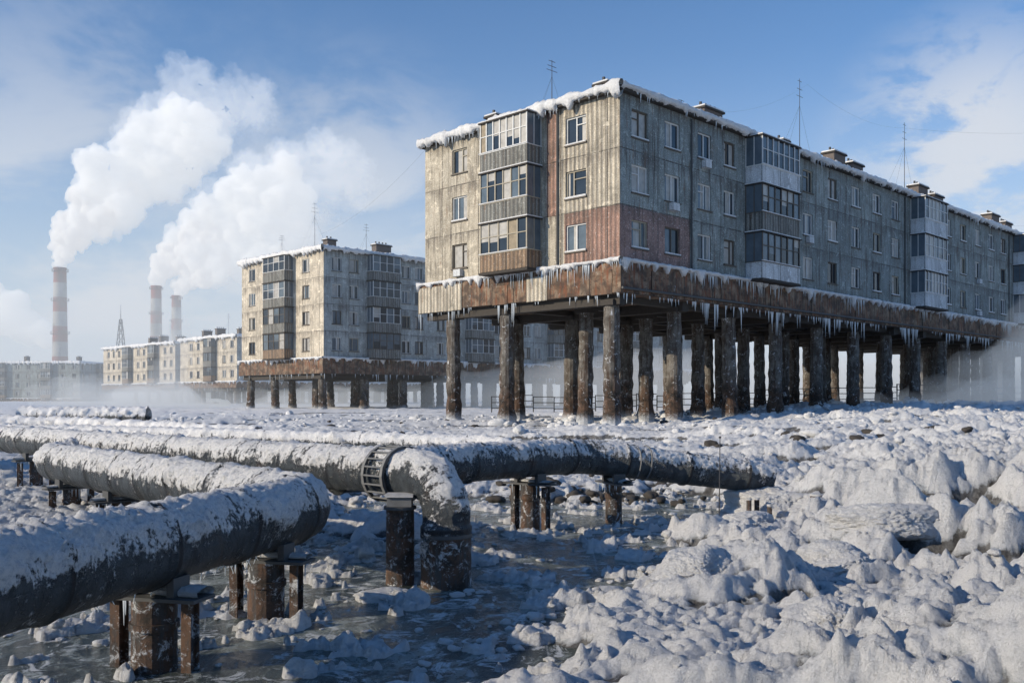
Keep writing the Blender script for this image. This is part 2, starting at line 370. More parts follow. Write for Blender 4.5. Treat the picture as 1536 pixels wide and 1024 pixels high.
scatter('rocks',[(x,y,max(0,hz(x,y))+.03,r,.6) for x,y,r in rk],I2,v2,'soffit')

# ------------------------------------------------------------------ snow edge / icicles
def snow_edge(name,p0,p1,w,t,parent,seed=0,drip=.0):
    p0=np.array(p0,float);p1=np.array(p1,float);L=np.linalg.norm(p1-p0); n=max(8,int(L/.10)); d=(p1-p0)/L
    side=np.array([d[1],-d[0],0]); K=9; u=np.linspace(0,L,n)
    nz=fbm(u*.9+seed,np.full(n,seed*1.7),5); nw=fbm(u*1.7+seed+90,np.full(n,seed*2.7),4)
    V=[]
    for k in range(K):
        a=math.pi*2*k/K
        rr=1+.5*fbm(u*2.7+k*3,np.full(n,seed+k*1.0),3)
        ww=w*(1+.7*nw)*rr*math.cos(a); tt=t*(1+.8*nz)*rr*math.sin(a)
        if math.sin(a)<0: tt=tt*(1+drip*np.clip(nw*3,0,3))
        V.append(p0[None]+d[None]*u[:,None]+side[None]*ww[:,None]+np.array([0,0,1])[None]*tt[:,None])
    V=np.stack(V,1).reshape(-1,3)
    return grid_obj(name,V,n,K,'snow',parent,wrap=True)
def icicles(mb,p0,p1,dens,lmin,lmax,seed=0,r=.035):
    p0=Vector(p0);p1=Vector(p1);L=(p1-p0).length; n=int(L*dens)
    for i in range(n):
        u=random.random(); w=.5+1.3*float(perlin(np.array([u*L*.35+seed]),np.array([seed*1.3]))[0])
        if random.random()>w+.1: continue
        l=lmin+(lmax-lmin)*max(0,min(1,w))*random.random()**1.6
        p=p0.lerp(p1,u); mb.cyl(p+Vector((0,0,.05)),p-Vector((random.uniform(-.03,.03),0,l)),r*random.uniform(.5,1.4),.004,5,'icicle',False)

# ------------------------------------------------------------------ buildings
def make_building(corner,yaw,LR,LL,zb,nst,sh,winsR,balR,winsL,balL,mats,ground,belt=1.75,piles=True,ps=5.8,prows=(.9,4.9,8.9,13.8),pr=.42,rich=True,vents=(),antennas=(),roofsnow=.22,regions=None):
    cx,cy=corner; a=Vector((math.sin(yaw),math.cos(yaw),0)); b=Vector((-math.cos(yaw),math.sin(yaw),0))
    C=Vector((cx,cy,0)); E=empty('apartment_building',(cx,cy,ground)); Z=Vector((0,0,1)); H=nst*sh; zt=zb+H
    W=MB(); G=MB(); B=MB(); R=MB(); P=MB(); I=MB()
    mR,mL=mats
    def facade(o,d,n,L,wins,matf,splits,flip):
        us=sorted(set([0,L]+[w[0]-w[1]/2 for w in wins]+[w[0]+w[1]/2 for w in wins]+list(splits)))
        zs=[0]
        for k in range(nst): zs+=[k*sh+.80,k*sh+2.32]
        zs+= [k*sh for k in range(1,nst+1)]; zs=sorted(set(zs))
        pt=lambda u,z,m=0.: o+d*u+n*m+Z*(zb+z)
        for i in range(len(us)-1):
            um=(us[i]+us[i+1])/2; inw=any(abs(um-w[0])<w[1]/2 for w in wins)
            for j in range(len(zs)-1):
                zm=(zs[j]+zs[j+1])/2; k=int(zm/sh); f=zm-k*sh
                if inw and .80<f<2.32: continue
                u0,u1,z0,z1=us[i],us[i+1],zs[j],zs[j+1]
                off=50 if flip else 0
                W.face([pt(u0,z0),pt(u1,z0),pt(u1,z1),pt(u0,z1)],matf(um,k),[(u0+off,z0),(u1+off,z0),(u1+off,z1),(u0+off,z1)])
        for (uc,w) in wins:
            for k in range(nst):
                z0=k*sh+.80;z1=k*sh+2.32;u0=uc-w/2;u1=uc+w/2; rd=-.16
                mm=matf(uc,k)
                for q in ([pt(u0,z0),pt(u0,z0,rd),pt(u0,z1,rd),pt(u0,z1)],[pt(u1,z0),pt(u1,z0,rd),pt(u1,z1,rd),pt(u1,z1)],[pt(u0,z1),pt(u1,z1),pt(u1,z1,rd),pt(u0,z1,rd)],[pt(u0,z0),pt(u1,z0),pt(u1,z0,rd),pt(u0,z0,rd)]):
                    W.face(q,mm,[(u0,z0),(u0+.14,z0),(u0+.14,z1),(u0,z1)])
                fr=random.choice(['frame_white','frame_white','frame_white','frame_dark','frame_wood']); 
                gm=random.choice(['glass_mid','glass_dark','glass_dark','curtain','glass_mid'])
                t=.075
                sp=random.choice([.36,.64,.5]); um=u0+w*sp
                def pane(ua,ub,m):
                    if random.random()<.45:
                        uq=ua+(ub-ua)*random.uniform(.3,.7); lo,hi=random.choice([('curtain',m),(m,'curtain')])
                        G.face([pt(ua,z0,rd),pt(uq,z0,rd),pt(uq,z1,rd),pt(ua,z1,rd)],lo); G.face([pt(uq,z0,rd),pt(ub,z0,rd),pt(ub,z1,rd),pt(uq,z1,rd)],hi)
                    else: G.face([pt(ua,z0,rd),pt(ub,z0,rd),pt(ub,z1,rd),pt(ua,z1,rd)],m)
                pane(u0,um,gm); pane(um,u1,random.choice([gm,'glass_dark']))
                bx=lambda ua,ub,za,zb_,m0=rd+.003,m1=rd+.07,mt=fr: G.box(pt(ua,za,m0),d*(ub-ua),n*(m1-m0),Z*(zb_-za),mt)
                bx(u0,u0+t,z0,z1);bx(u1-t,u1,z0,z1);bx(u0+t,u1-t,z1-t,z1);bx(u0+t,u1-t,z0,z0+t);bx(um-.035,um+.035,z0+t,z1-t)
                if random.random()<.5 and rich: bx(u0+t,um-.035,z1-.5,z1-.45)
                bx(u0-.06,u1+.06,z0-.07,z0-.0,rd+.08,.09,'frame_dark')
                if rich and random.random()<.7: bx(u0-.02,u1+.02,z0+.0,z0+.05+random.random()*.06,rd+.08,.075,'snow')
                if rich and random.random()<.12: bx(uc-.35,uc+.3,z0-.55,z0-.1,.0,.3,'balcony_white')
    def balcony(o,d,n,u0,u1,p,k,style,warm):
        z0=k*sh+.05; z1=z0+sh-.12; ph=random.choice([1.05,1.12,1.2]); pt=lambda u,z,m=0.: o+d*u+n*m+Z*(zb+z)
        pm=style; fm=random.choice(['frame_wood','frame_white','frame_wood'] if warm else ['frame_white','frame_dark','frame_white'])
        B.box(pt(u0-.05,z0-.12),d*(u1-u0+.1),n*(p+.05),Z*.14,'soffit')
        B.box(pt(u0,z0+.02,p-.06),d*(u1-u0),n*.06,Z*(ph-.02),pm)
        B.box(pt(u0,z0+.02),d*.06,n*(p-.063),Z*(ph-.02),pm); B.box(pt(u1-.06,z0+.02),d*.06,n*(p-.063),Z*(ph-.02),pm)
        B.box(pt(u0-.03,z0+ph),d*(u1-u0+.06),n*(p+.03),Z*.05,fm)
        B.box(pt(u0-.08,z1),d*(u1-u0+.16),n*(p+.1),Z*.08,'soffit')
        if rich: B.box(pt(u0-.06,z1+.082),d*(u1-u0+.12),n*(p+.06),Z*.07,'snow'); B.box(pt(u0-.04,z0+ph+.052,p-.02),d*(u1-u0+.08),n*.09,Z*.05,'snow')
        g0=z0+ph+.05
        nb=random.choice([5,6,7]) if rich else 4
        pool=['curtain_warm','curtain','glass_mid','curtain','glass_dark'] if warm else ['glass_dark','glass_mid','glass_mid','curtain','glass_dark']
        for i in range(nb):
            ua=u0+(u1-u0)*i/nb; ub=u0+(u1-u0)*(i+1)/nb; zq=g0+(z1-g0)*random.uniform(.2,.75)
            gm=random.choice(pool); g2=random.choice([gm,'glass_dark'])
            B.face([pt(ua,g0,p-.04),pt(ub,g0,p-.04),pt(ub,zq,p-.04),pt(ua,zq,p-.04)],g2)
            B.face([pt(ua,zq,p-.04),pt(ub,zq,p-.04),pt(ub,z1,p-.04),pt(ua,z1,p-.04)],gm)
            B.box(pt(ua-.04 if i else ua,g0,p-.035),d*.08,n*.05,Z*(z1-g0),fm)
        B.box(pt(u1-.08,g0,p-.035),d*.08,n*.05,Z*(z1-g0),fm)
        B.box(pt(u0+.08,g0+.95,p-.033),d*(u1-u0-.16),n*.04,Z*.05,fm)
        for ue in (u0+.02,u1-.02):
            B.face([pt(ue,g0),pt(ue,g0,p-.05),pt(ue,z1,p-.05),pt(ue,z1)],'glass_mid')
            for mm in (.02,p*.5): B.box(pt(ue-.025,g0,mm),d*.05,n*.05,Z*(z1-g0),fm)
    nR=-b; nL=-a
    reg=regions or {}
    fR=reg.get('R',lambda u,k:mR); fL=reg.get('L',lambda u,k:mL)
    facade(C,a,nR,LR,winsR,fR,reg.get('sR',[]),False); facade(C,b,nL,LL,winsL,fL,reg.get('sL',[]),True)
    c1=C+a*LR; c2=C+b*LL; c3=C+a*LR+b*LL
    for q0,q1 in ((c1,c3),(c3,c2)):
        L=(q1-q0).length; W.face([q0+Z*zb,q1+Z*zb,q1+Z*zt,q0+Z*zt],mR,[(0,0),(L,0),(L,H),(0,H)])
    for bi,(u0,u1) in enumerate(balR):
        for k in range(nst): balcony(C,a,nR,u0,u1,1.2,k,('balcony_grey' if (bi==0 and k==1) else 'balcony_white') if rich else 'balcony_grey',False)
    for (u0,u1) in balL:
        for k in range(nst): balcony(C,b,nL,u0,u1,1.2,k,'balcony_rust' if k==0 else 'balcony_grey',rich)
    e=.28
    W.box(C-a*e-b*e+Z*(zb-belt),a*(LR+2*e),b*(LL+2*e),Z*(belt-.02),'belt')
    if rich:
        for u in (6.55,19.0,36.6,44.3,61.7): W.cyl(C+a*u+nR*.08+Z*(zb+.1),C+a*u+nR*.08+Z*(zt-.1),.05,.05,6,'steel_dark')
        W.cyl(C+b*4.42+nL*.08+Z*(zb+.1),C+b*4.42+nL*.08+Z*(zt-.1),.06,.06,6,'steel_dark')
        W.cyl(C-a*.3-b*.3+Z*(zb-belt+.25)+nR*.1,C+a*LR-b*.3+Z*(zb-belt+.25)+nR*.1,.07,.07,6,'steel_dark')
        for i in range(14):
            u=i*6.3+random.uniform(0,3); w_=random.uniform(.8,2.4); W.box(C+a*u-b*(e+.03)+Z*(zb-belt+random.uniform(-.1,.2)),a*w_,b*.025,Z*random.uniform(1.0,1.45),'belt')
        for u in (.3,5.0,8.2):
            w_=random.uniform(1.2,2.2); W.box(C+b*u-a*(e+.03)+Z*(zb-belt-.05),b*w_,a*.025,Z*random.uniform(1.1,1.5),random.choice(['belt','corrugated_cream']))
        W.box(C+b*12.2-a*(e+.06)+Z*(zb-belt-.12),b*(LL-11.9),a*.05,Z*(belt-.1),'corrugated_cream'); 
    if piles:
        for k in range(int(LR/ps)+1):
            W.box(C+a*(k*ps+.1)+b*.1+Z*(zb-belt-.55),a*.6,b*(LL-.2),Z*.548,'soffit')
        for t in prows:
            W.box(C+a*.75+b*(t-.25)+Z*(zb-belt-.35),a*(LR-1),b*.5,Z*.345,'soffit')
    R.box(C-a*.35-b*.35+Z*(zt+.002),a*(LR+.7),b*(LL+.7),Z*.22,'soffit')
    R.box(C-a*.2-b*.2+Z*(zt+.224),a*(LR+.4),b*(LL+.4),Z*.12,'snow')
    for (u,v,w,h) in vents:
        p=C+a*u+b*v+Z*(zt+.34); R.box(p,a*w,b*.9,Z*h,'brick_vent'); R.box(p-a*.12-b*.12+Z*h,a*(w+.24),b*1.14,Z*.12,'soffit'); R.box(p-a*.08-b*.08+Z*(h+.122),a*(w+.16),b*1.06,Z*.1,'snow')
        for q in range(int(w/.5)): R.cyl(p+a*(.25+.5*q)+b*.45+Z*(h+.1),p+a*(.25+.5*q)+b*.45+Z*(h+.5),.09,.09,8,'steel_dark')
    for (u,v,h) in antennas:
        p=C+a*u+b*v+Z*(zt+.3); R.cyl(p,p+Z*h,.03,.016,6,'antenna_metal')
        for q in (.97,.88,.80): 
            l=.25+.5*(1-q)*2; R.box(p+Z*h*q-a*l-b*.012,a*2*l,b*.024,Z*.024,'antenna_metal')
        for dd in (a,-a,b): R.cyl(p+Z*h*.7,p+dd*h*.35,.006,.006,4,'antenna_metal',False)
    if piles:
        for ri,t in enumerate(prows):
            off=.4 if ri!=1 else 3.0
            k=0
            while off+k*ps<LR:
                p=C+a*(off+k*ps)+b*t; zg=hz(p.x,p.y)
                n=14; rings=18; V0=zg-.4; ztp=zb-belt-.56
                prev=None; tl=Vector((random.uniform(-.12,.12),random.uniform(-.12,.12),0))
                for rI in range(rings):
                    f=rI/(rings-1); z=V0+(ztp-V0)*f; rr=pr*random.uniform(.97,1.04)*(1.12-.12*f)*(1+.06*math.sin(f*37+k+ri*2))
                    if f<.25: rr*=1+.35*(1-f/.25)*random.uniform(.4,1)
                    ring=[p+tl*(1-f)+Z*z+Vector((math.cos(2*math.pi*i/n),math.sin(2*math.pi*i/n),0))*rr*(1+random.uniform(-.05,.05)) for i in range(n)]
                    if prev:
                        for i in range(n): P.face([prev[i],prev[(i+1)%n],ring[(i+1)%n],ring[i]],'pile')
                    prev=ring
                P.box(p-a*.5-b*.5+Z*(ztp-.02),a*1.0,b*1.0,Z*.3,'soffit')
                k+=1
    W.build('walls',E);G.build('windows',E);B.build('balconies',E);R.build('roof',E)
    if piles: P.build('piles',E,True)
    for (p,q,sd) in ((C-a*.38-b*.38,C+a*(LR+.3)-b*.38,1),(C+b*(LL+.3)-a*.38,C-a*.38-b*.38,2)):
        snow_edge('roof_snow',p+Z*(zt+.28),q+Z*(zt+.28),.20,roofsnow*.8 if sd==1 else roofsnow*1.15,E,sd*5+cx,.8)
        if rich: icicles(I,p+Z*(zt+.1),q+Z*(zt+.1),3 if sd==1 else 9,.1,.7,sd)
        pb,qb=(C-a*.33-b*.33,C+a*(LR+.3)-b*.33) if sd==1 else (C+b*(LL+.3)-a*.33,C-a*.33-b*.33)
        snow_edge('ledge_snow',pb+Z*(zb+.02),qb+Z*(zb+.02),.18,.10,E,sd*9+cx,3.0)
        icicles(I,pb+Z*(zb-.05),qb+Z*(zb-.05),9 if rich else 2,.1,1.3,sd*3+.5,.04)
        icicles(I,pb+a*.1+b*.1+Z*(zb-belt),qb+a*.1+b*.1+Z*(zb-belt),7 if rich else 2,.15,1.8,sd*7+.5,.045)
    if I.v: I.build('icicles',E)
    return E

wR=[(1.73,1.45),(4.75,1.45),(8.0,1.4),(10.7,1.25)]
s0=17.2
for blk in range(3):
    wR+=[(s0+25.3*blk+q,1.4) for q in (3.4,7.0,10.7,14.3,17.7)]
bR=[(12.5,17.2),(37.8,42.5),(63.1,67.8)]
regs={'sR':[6.5],'sL':[2.2,3.95,4.4,5.3],
 'R':lambda u,k:'pink_panel' if (k==0 and u<6.5) else 'concrete_cool',
 'L':lambda u,k:('corrugated_red' if (k==0 and u<3.95) else 'corrugated_cream') if u<4.4 else ('corrugated_red' if u<5.3 and k>0 else 'concrete_warm')}
main=make_building((5.73,50),math.pi/4,92,16.1,9.25,3,2.98,wR,bR,[(3.1,1.5),(12.75,1.4)],[(5.7,9.6)],('concrete_cool','concrete_warm'),.3,
  vents=[(.9,1.6,.9,.7),(1.0,10.5,.9,.8),(9.5,1.0,2.0,1.1),(19,1,.8,.9),(26.5,1,1.8,1.5),(29.5,1,1.8,1.2),(42,1,2,1.5),(45.5,1,2,1.2),(60,1,2.2,1.5),(64,1,2,1.2),(80,1,2,1.3)],
  antennas=[(1.2,6.0,3.2),(23.2,2,6.4),(41.5,2,7.0),(8.5,2,1.6)],regions=regs)
w2=[(1.75,1.3),(4.1,1.3)]; b2_=[]
for k in range(4):
    b2_.append((5.9+15.4*k,9.9+15.4*k)); w2+=[(11.7+15.4*k,1.3),(13.7+15.4*k,1.3),(17.2+15.4*k,1.3),(19.4+15.4*k,1.3)]
w2=[w for w in w2 if w[0]<70]
make_building((-21,105),math.pi/4,72,18.1,6.4,4,3.0,w2,b2_,[(3.6,1.5),(15.6,1.5)],[(6.2,11.0)],('concrete_hazed','concrete_beige'),.7,belt=1.8,prows=(.9,6,11,16.5),pr=.45,rich=False,
  vents=[(1.5,1.5,1.2,1.1),(8,1,2.2,1.2),(17,1,2,1.2),(30,1,2,1.2)],antennas=[(.8,3,5.5),(8,3,4),(2,12,3)],roofsnow=.3)
def longw(L,gap,off): 
    ws=[];bs=[];u=off
    i=0
    while u<L-2:
        if i%4==2 and u+4<L-1: bs.append((u,u+3.4)); u+=4.6
        else: ws.append((u,1.4)); u+=gap
        i+=1
    return ws,bs
for (cx,cy,LR,LL,zb,nst) in ((-55.5,190,50,25,5.2,3),(-76.9,215,26,41,5.2,3)):
    wa,ba=longw(LR,3.3,2); wb,bb=longw(LL,3.3,2)
    make_building((cx,cy),math.pi/4,LR,LL,zb,nst,3.0,wa,ba,wb,bb,('concrete_hazed','concrete_beige'),.6,belt=1.4,prows=(.9,8,15,22),pr=.45,rich=False,vents=[(1,1,2,1.2),(3,14,2,2.0),(3,20,2,1.8)],antennas=[(3,9,5)],roofsnow=.3)
for (cx,cy,LR,LL,yaw,nst,zb) in ((-146,318,20,70,.12,4,1.5),(-105,430,30,60,.2,6,1),(-60,470,40,70,.1,5,1),(-128,520,40,80,.5,9,1)):
    wa,ba=longw(LR,4,2); wb,bb=longw(LL,4,2)
    make_building((cx,cy),yaw,LR,LL,zb,nst,3.0,wa,ba,wb,bb,('concrete_cool','concrete_cool'),.6,belt=1.4,piles=False,rich=False,vents=[(1,1,2,1.6),(1,20,2,1.8),(1,44,2,1.8)],antennas=[(3,9,5)],roofsnow=.4)

# ------------------------------------------------------------------ smokestacks, tower
def stack(x,y,h,r0,r1):
    E=empty('smokestack',(x,y,0)); n=32; zs=np.linspace(0,h,120); V=[];A=[]
    for z in zs:
        f=z/h; r=r0+(r1-r0)*f**.8
        if f>.985: r*=1.08
        a=np.arange(n)/n*2*np.pi; V.append(np.stack([x+r*np.cos(a),y+r*np.sin(a),np.full(n,z)],-1))
        sf=(1-f)*9; A.append(np.full(n,1.0 if (f>.28 and int(sf)%2==0) else 0.0))
    grid_obj('shaft',np.concatenate(V),len(zs),n,'stack',E,True,{'stripe':np.concatenate(A)})
    m=MB()
    for f in (.97,.75,.5):
        r=r0+(r1-r0)*f**.8
        for i in range(20):
            a0=i/20*6.2832;a1=(i+1)/20*6.2832; rr=r*1.3
            P=[Vector((x+q*math.cos(t),y+q*math.sin(t),h*f)) for q,t in ((r,a0),(rr,a0),(rr,a1),(r,a1))]
            m.face(P,'steel_dark'); m.cyl(P[1],P[1]+Vector((0,0,1.3)),.08,.08,4,'steel_dark',False)
            m.cyl(P[1]+Vector((0,0,1.3)),P[2]+Vector((0,0,1.3)),.08,.08,4,'steel_dark',False)
    m.build('gallery',E)
stack(-240,500,70.5,4.4,3.1); stack(-234.3,620,75,4.6,3.2); stack(-221,620,68.6,4.2,2.9)
E=empty('lattice_tower',(-187,450,0)); m=MB(); lv=[0,8,15,21,26,30,34,37]
P=lambda k,z:Vector((-187+(1 if k in(0,1) else -1)*(3.2*(1-z/40)+.2),450+(1 if k in(0,3) else -1)*(3.2*(1-z/40)+.2),z+2))
for i in range(len(lv)-1):
    for k in range(4):
        m.cyl(P(k,lv[i]),P(k,lv[i+1]),.2,.2,5,'antenna_metal'); m.cyl(P(k,lv[i]),P((k+1)%4,lv[i+1]),.12,.12,4,'antenna_metal'); m.cyl(P(k,lv[i+1]),P((k+1)%4,lv[i+1]),.12,.12,4,'antenna_metal')
m.cyl((-187,450,39),(-187,450,46),.2,.08,6,'antenna_metal'); m.build('mast',E)

# ------------------------------------------------------------------ plumes
def cloudtex(ns,dep):
    t=bpy.data.textures.new('puff','CLOUDS'); t.noise_scale=ns; t.noise_depth=dep; return t
TX=[cloudtex(7,2),cloudtex(2.6,4)]
def plume(base,segs,seed):
    E=empty('steam_plume',base); rs=random.Random(seed)
    for si,(mat,path,vox,st1,st2) in enumerate(segs):
        VV=[];FF=[];b=0;v,f=ico(3)
        for i in range(len(path)-1):
            (x0,z0,r0),(x1,z1,r1)=path[i],path[i+1]; L=math.hypot(x1-x0,z1-z0); n=max(3,int(L/(.25*(r0+r1)/2)))
            for j in range(n):
                t=j/n; r=r0+(r1-r0)*t
                VV.append(v*r*.55+np.array([x0+(x1-x0)*t,0,z0+(z1-z0)*t])+np.array(base)); FF.append(f+b); b+=len(v)
                for q in range(9):
                    a=rs.random()*6.28; e=rs.uniform(.45,.95)*r; rr=r*rs.uniform(.16,.42); ph=rs.uniform(-1,1)
                    c=np.array([x0+(x1-x0)*t+e*math.cos(a)*math.cos(ph),e*math.sin(ph),z0+(z1-z0)*t+e*math.sin(a)*math.cos(ph)])+np.array(base)
                    VV.append(v*rr+c);FF.append(f+b);b+=len(v)
        me=np_mesh('puffs',np.concatenate(VV),np.concatenate(FF)); me.materials.append(MATS[mat])
        ob=bpy.data.objects.new('puffs',me); col.objects.link(ob); ob.parent=E; ob.location=-E.location
        m_=ob.modifiers.new('r','REMESH'); m_.mode='VOXEL'; m_.voxel_size=vox
        for t,st in ((TX[0],st1),(TX[1],st2)):
            d_=ob.modifiers.new('d','DISPLACE'); d_.texture=t; d_.strength=st; d_.texture_coords='GLOBAL'; d_.mid_level=.5
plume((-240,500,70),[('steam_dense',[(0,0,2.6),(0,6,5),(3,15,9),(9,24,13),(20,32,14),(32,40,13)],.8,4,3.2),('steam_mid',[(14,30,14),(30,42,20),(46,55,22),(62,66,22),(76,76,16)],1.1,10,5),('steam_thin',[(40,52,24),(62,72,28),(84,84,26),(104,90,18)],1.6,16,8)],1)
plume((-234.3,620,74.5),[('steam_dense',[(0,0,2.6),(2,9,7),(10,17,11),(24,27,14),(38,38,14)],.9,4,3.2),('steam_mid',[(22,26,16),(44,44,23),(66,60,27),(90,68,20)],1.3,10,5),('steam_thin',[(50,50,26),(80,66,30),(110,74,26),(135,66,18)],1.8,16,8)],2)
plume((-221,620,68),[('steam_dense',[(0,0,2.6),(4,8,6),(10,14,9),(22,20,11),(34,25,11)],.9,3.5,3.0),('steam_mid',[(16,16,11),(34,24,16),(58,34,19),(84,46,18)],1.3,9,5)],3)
def bank(x,y,z,items,mat,name='steam_cloud',k=.5):
    plumeE=empty(name,(x,y,z)); v,f=ico(3);VV=[];FF=[];b=0
    for (dx,dy,dz,rx,ry,rz) in items:
        VV.append(v*np.array([rx,ry,rz])+np.array([x+dx,y+dy,z+dz]));FF.append(f+b);b+=len(v)
    me=np_mesh('body',np.concatenate(VV),np.concatenate(FF)); me.materials.append(MATS[mat]); ob=bpy.data.objects.new('body',me); col.objects.link(ob); ob.parent=plumeE; ob.location=-plumeE.location
    m_=ob.modifiers.new('r','REMESH'); m_.mode='VOXEL'; m_.voxel_size=max(.4,items[0][3]/16)
    t=cloudtex(items[0][3]*.6,3)
    d_=ob.modifiers.new('d','DISPLACE'); d_.texture=t; d_.strength=items[0][3]*k; d_.texture_coords='GLOBAL'
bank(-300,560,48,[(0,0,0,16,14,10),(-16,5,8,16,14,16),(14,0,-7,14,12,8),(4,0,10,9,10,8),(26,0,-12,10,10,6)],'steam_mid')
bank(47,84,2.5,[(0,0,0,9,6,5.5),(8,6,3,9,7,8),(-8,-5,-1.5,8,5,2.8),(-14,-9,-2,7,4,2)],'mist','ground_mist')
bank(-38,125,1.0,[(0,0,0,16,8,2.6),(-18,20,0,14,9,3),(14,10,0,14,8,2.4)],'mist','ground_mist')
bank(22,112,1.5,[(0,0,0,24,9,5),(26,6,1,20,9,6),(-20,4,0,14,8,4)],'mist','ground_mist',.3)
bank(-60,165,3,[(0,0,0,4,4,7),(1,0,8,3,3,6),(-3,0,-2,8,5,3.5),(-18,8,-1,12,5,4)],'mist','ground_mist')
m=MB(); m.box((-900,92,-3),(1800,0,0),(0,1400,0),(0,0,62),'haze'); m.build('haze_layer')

# ------------------------------------------------------------------ pipelines
def path_fillet(P,rad,step=.05):
    P=[np.array(p,float) for p in P]; out=[]; cur=P[0]
    def line(a,b):
        L=np.linalg.norm(b-a); n=max(1,int(L/step)); 
        for i in range(n): out.append(a+(b-a)*i/n)
    for i in range(1,len(P)-1):
        a,b,c=P[i-1],P[i],P[i+1]; u=(a-b)/np.linalg.norm(a-b); v=(c-b)/np.linalg.norm(c-b)
        ang=math.acos(np.clip(u@v,-1,1)); r=rad[i-1]; tl=r/math.tan(ang/2)
        s_=b+u*tl; e_=b+v*tl; line(cur,s_)
        bis=(u+v)/np.linalg.norm(u+v); ctr=b+bis*(r/math.sin(ang/2)); th_=math.pi-ang; n=max(4,int(r*th_/step))
        a0=(s_-ctr)/r; a1=(e_-ctr)/r
        for k in range(n):
            t=k/n; out.append(ctr+r*(a0*math.sin((1-t)*th_)+a1*math.sin(t*th_))/math.sin(th_))
        cur=e_
    line(cur,P[-1]); out.append(P[-1]); return np.array(out)
def pipe(parent,P,rad,R,seed,snowy=1.,name='pipe_run',seg=1.1,n=72,step=.03,thick=1.):
    c=path_fillet(P,rad,step); T=np.gradient(c,axis=0); T/=np.linalg.norm(T,axis=1)[:,None]
    S=np.zeros_like(T); S[0]=np.cross(T[0],[0,0,1]); S[0]/=np.linalg.norm(S[0])
    for i in range(1,len(T)):
        v=S[i-1]-T[i]*(S[i-1]@T[i]); S[i]=v/np.linalg.norm(v)
    U=np.cross(S,T); arc=np.concatenate([[0],np.cumsum(np.linalg.norm(np.diff(c,axis=0),axis=1))])
    a=np.arange(n)/n*2*np.pi; N=S[:,None]*np.cos(a)[None,:,None]+U[:,None]*np.sin(a)[None,:,None]
    nz=N[...,2]; AA=np.repeat(arc[:,None],n,1); A2=np.repeat(a[None],len(arc),0)
    px=c[:,None]+N*R
    nn=fbm(px[...,0]*2.3+seed,px[...,1]*2.3+px[...,2]*2,5); ns=fbm(AA*1.2+seed,A2*.8,3)
    hf=fbm(px[...,0]*10+seed,px[...,1]*10+px[...,2]*8,3)
    sn=sstep(.05,.95,nz+.75*nn+.45*ns)*snowy
    tk=.05*R/.29*thick
    fr=(AA/seg)%1; band=np.where((fr<.035)|(fr>.965),.020,0)
    dent=.010*fbm(AA*.8+seed,A2*1.3,3)
    r=R+band+dent+sn*tk*(.4+1.4*np.abs(nn)+1.3*np.abs(hf))+.008*hf
    V=(c[:,None]+N*r[...,None]).reshape(-1,3)
    att=(.18+.60*sstep(-.35,.9,nz)+.12*(nz>.15))*snowy+.32*nn+.18*ns
    uv=np.stack([AA/seg,A2*R],-1).reshape(-1,2)
    grid_obj(name,V,len(arc),n,'pipe',parent,True,{'snow':att},uv)
    return c,T
def support(E,x,y,ztop,d,rc=.16,legs=True,w=.30,name='support'):
    m=MB(); d=Vector((d[0],d[1],0)).normalized(); p=Vector((x,y,0)); q=Vector((-d.y,d.x,0)); Z=Vector((0,0,1))
    m.cyl(p-Z*.4,p+Z*(ztop-.08),rc*1.05,rc,24,'rust')
    m.cyl(p+Z*(ztop-.30),p+Z*(ztop-.25),rc*1.12,rc*1.12,24,'rust')
    if legs:
        for sgn in (-1,1):
            o=p+q*sgn*w-Z*.4
            for dd in (-.055,.045): m.box(o-q*.04+d*dd,q*.08,d*.012,Z*(ztop+.3),'rust')
            m.box(o-q*.006-d*.043,q*.012,d*.088,Z*(ztop+.3),'rust')
    m.box(p-q*(w+.12)-d*.14+Z*(ztop-.08),q*2*(w+.12),d*.28,Z*.025,'steel_dark')
    for sgn in (-1,1): m.box(p+q*sgn*.2-q*.03-d*.10+Z*(ztop-.053),q*.06,d*.2,Z*.14,'steel_dark')
    m.build(name,E)
    snow_edge('snow_cap',p-q*(w+.1)+d*.05+Z*(ztop-.03),p+q*(w+.1)+d*.05+Z*(ztop-.03),.10,.03,E,x*3)
    I=MB()
    for i in range(9):
        pp=p+q*random.uniform(-w-.1,w+.1)-d*.13*random.choice((-1,1))+Z*(ztop-.07); I.cyl(pp,pp-Z*random.uniform(.04,.22),.010,.002,5,'icicle',False)
    I.build('icicles',E)
E1=empty('insulated_pipeline',(-2,10,0))
pipe(E1,[(-4.05,1.5,.9),(-2.02,9.3,.9),(-8.05,16.4,.86),(-7.45,17.0,.98)],[.55,.33],.29,3,.95)
for x,y in ((-2.64,6.95),(-2.22,8.5)): support(E1,x,y,.60,(.26,1))
for x,y in ((-3.9,11.55),(-5.6,13.5),(-7.2,15.4)): support(E1,x,y,.58,(-.7,.7),.13)
m=MB()
for i in range(34):
    t=random.random(); y=6.2+t*2.7; x=-4.05+(y-1.5)*.26; L_=random.uniform(.02,.10)
    m.cyl((x+random.uniform(-.06,.06),y,.63),(x,y,.60-L_),.007,.002,5,'icicle',False)
m.build('icicles',E1)
E2=empty('insulated_pipeline',(-1,10.5,0))
pipe(E2,[(-16,25.3,1.05),(-.70,10.0,1.14),(-.70,10.0,-.35)],[.42],.25,8,.9)
for x,y in ((-3.4,12.7),(-6.2,15.45),(-9.5,18.8),(-12.5,21.8)): support(E2,x,y,.80,(-.7,.7),.12)
m=MB(); p=Vector((-1.2,10.1,0)); Z=Vector((0,0,1))
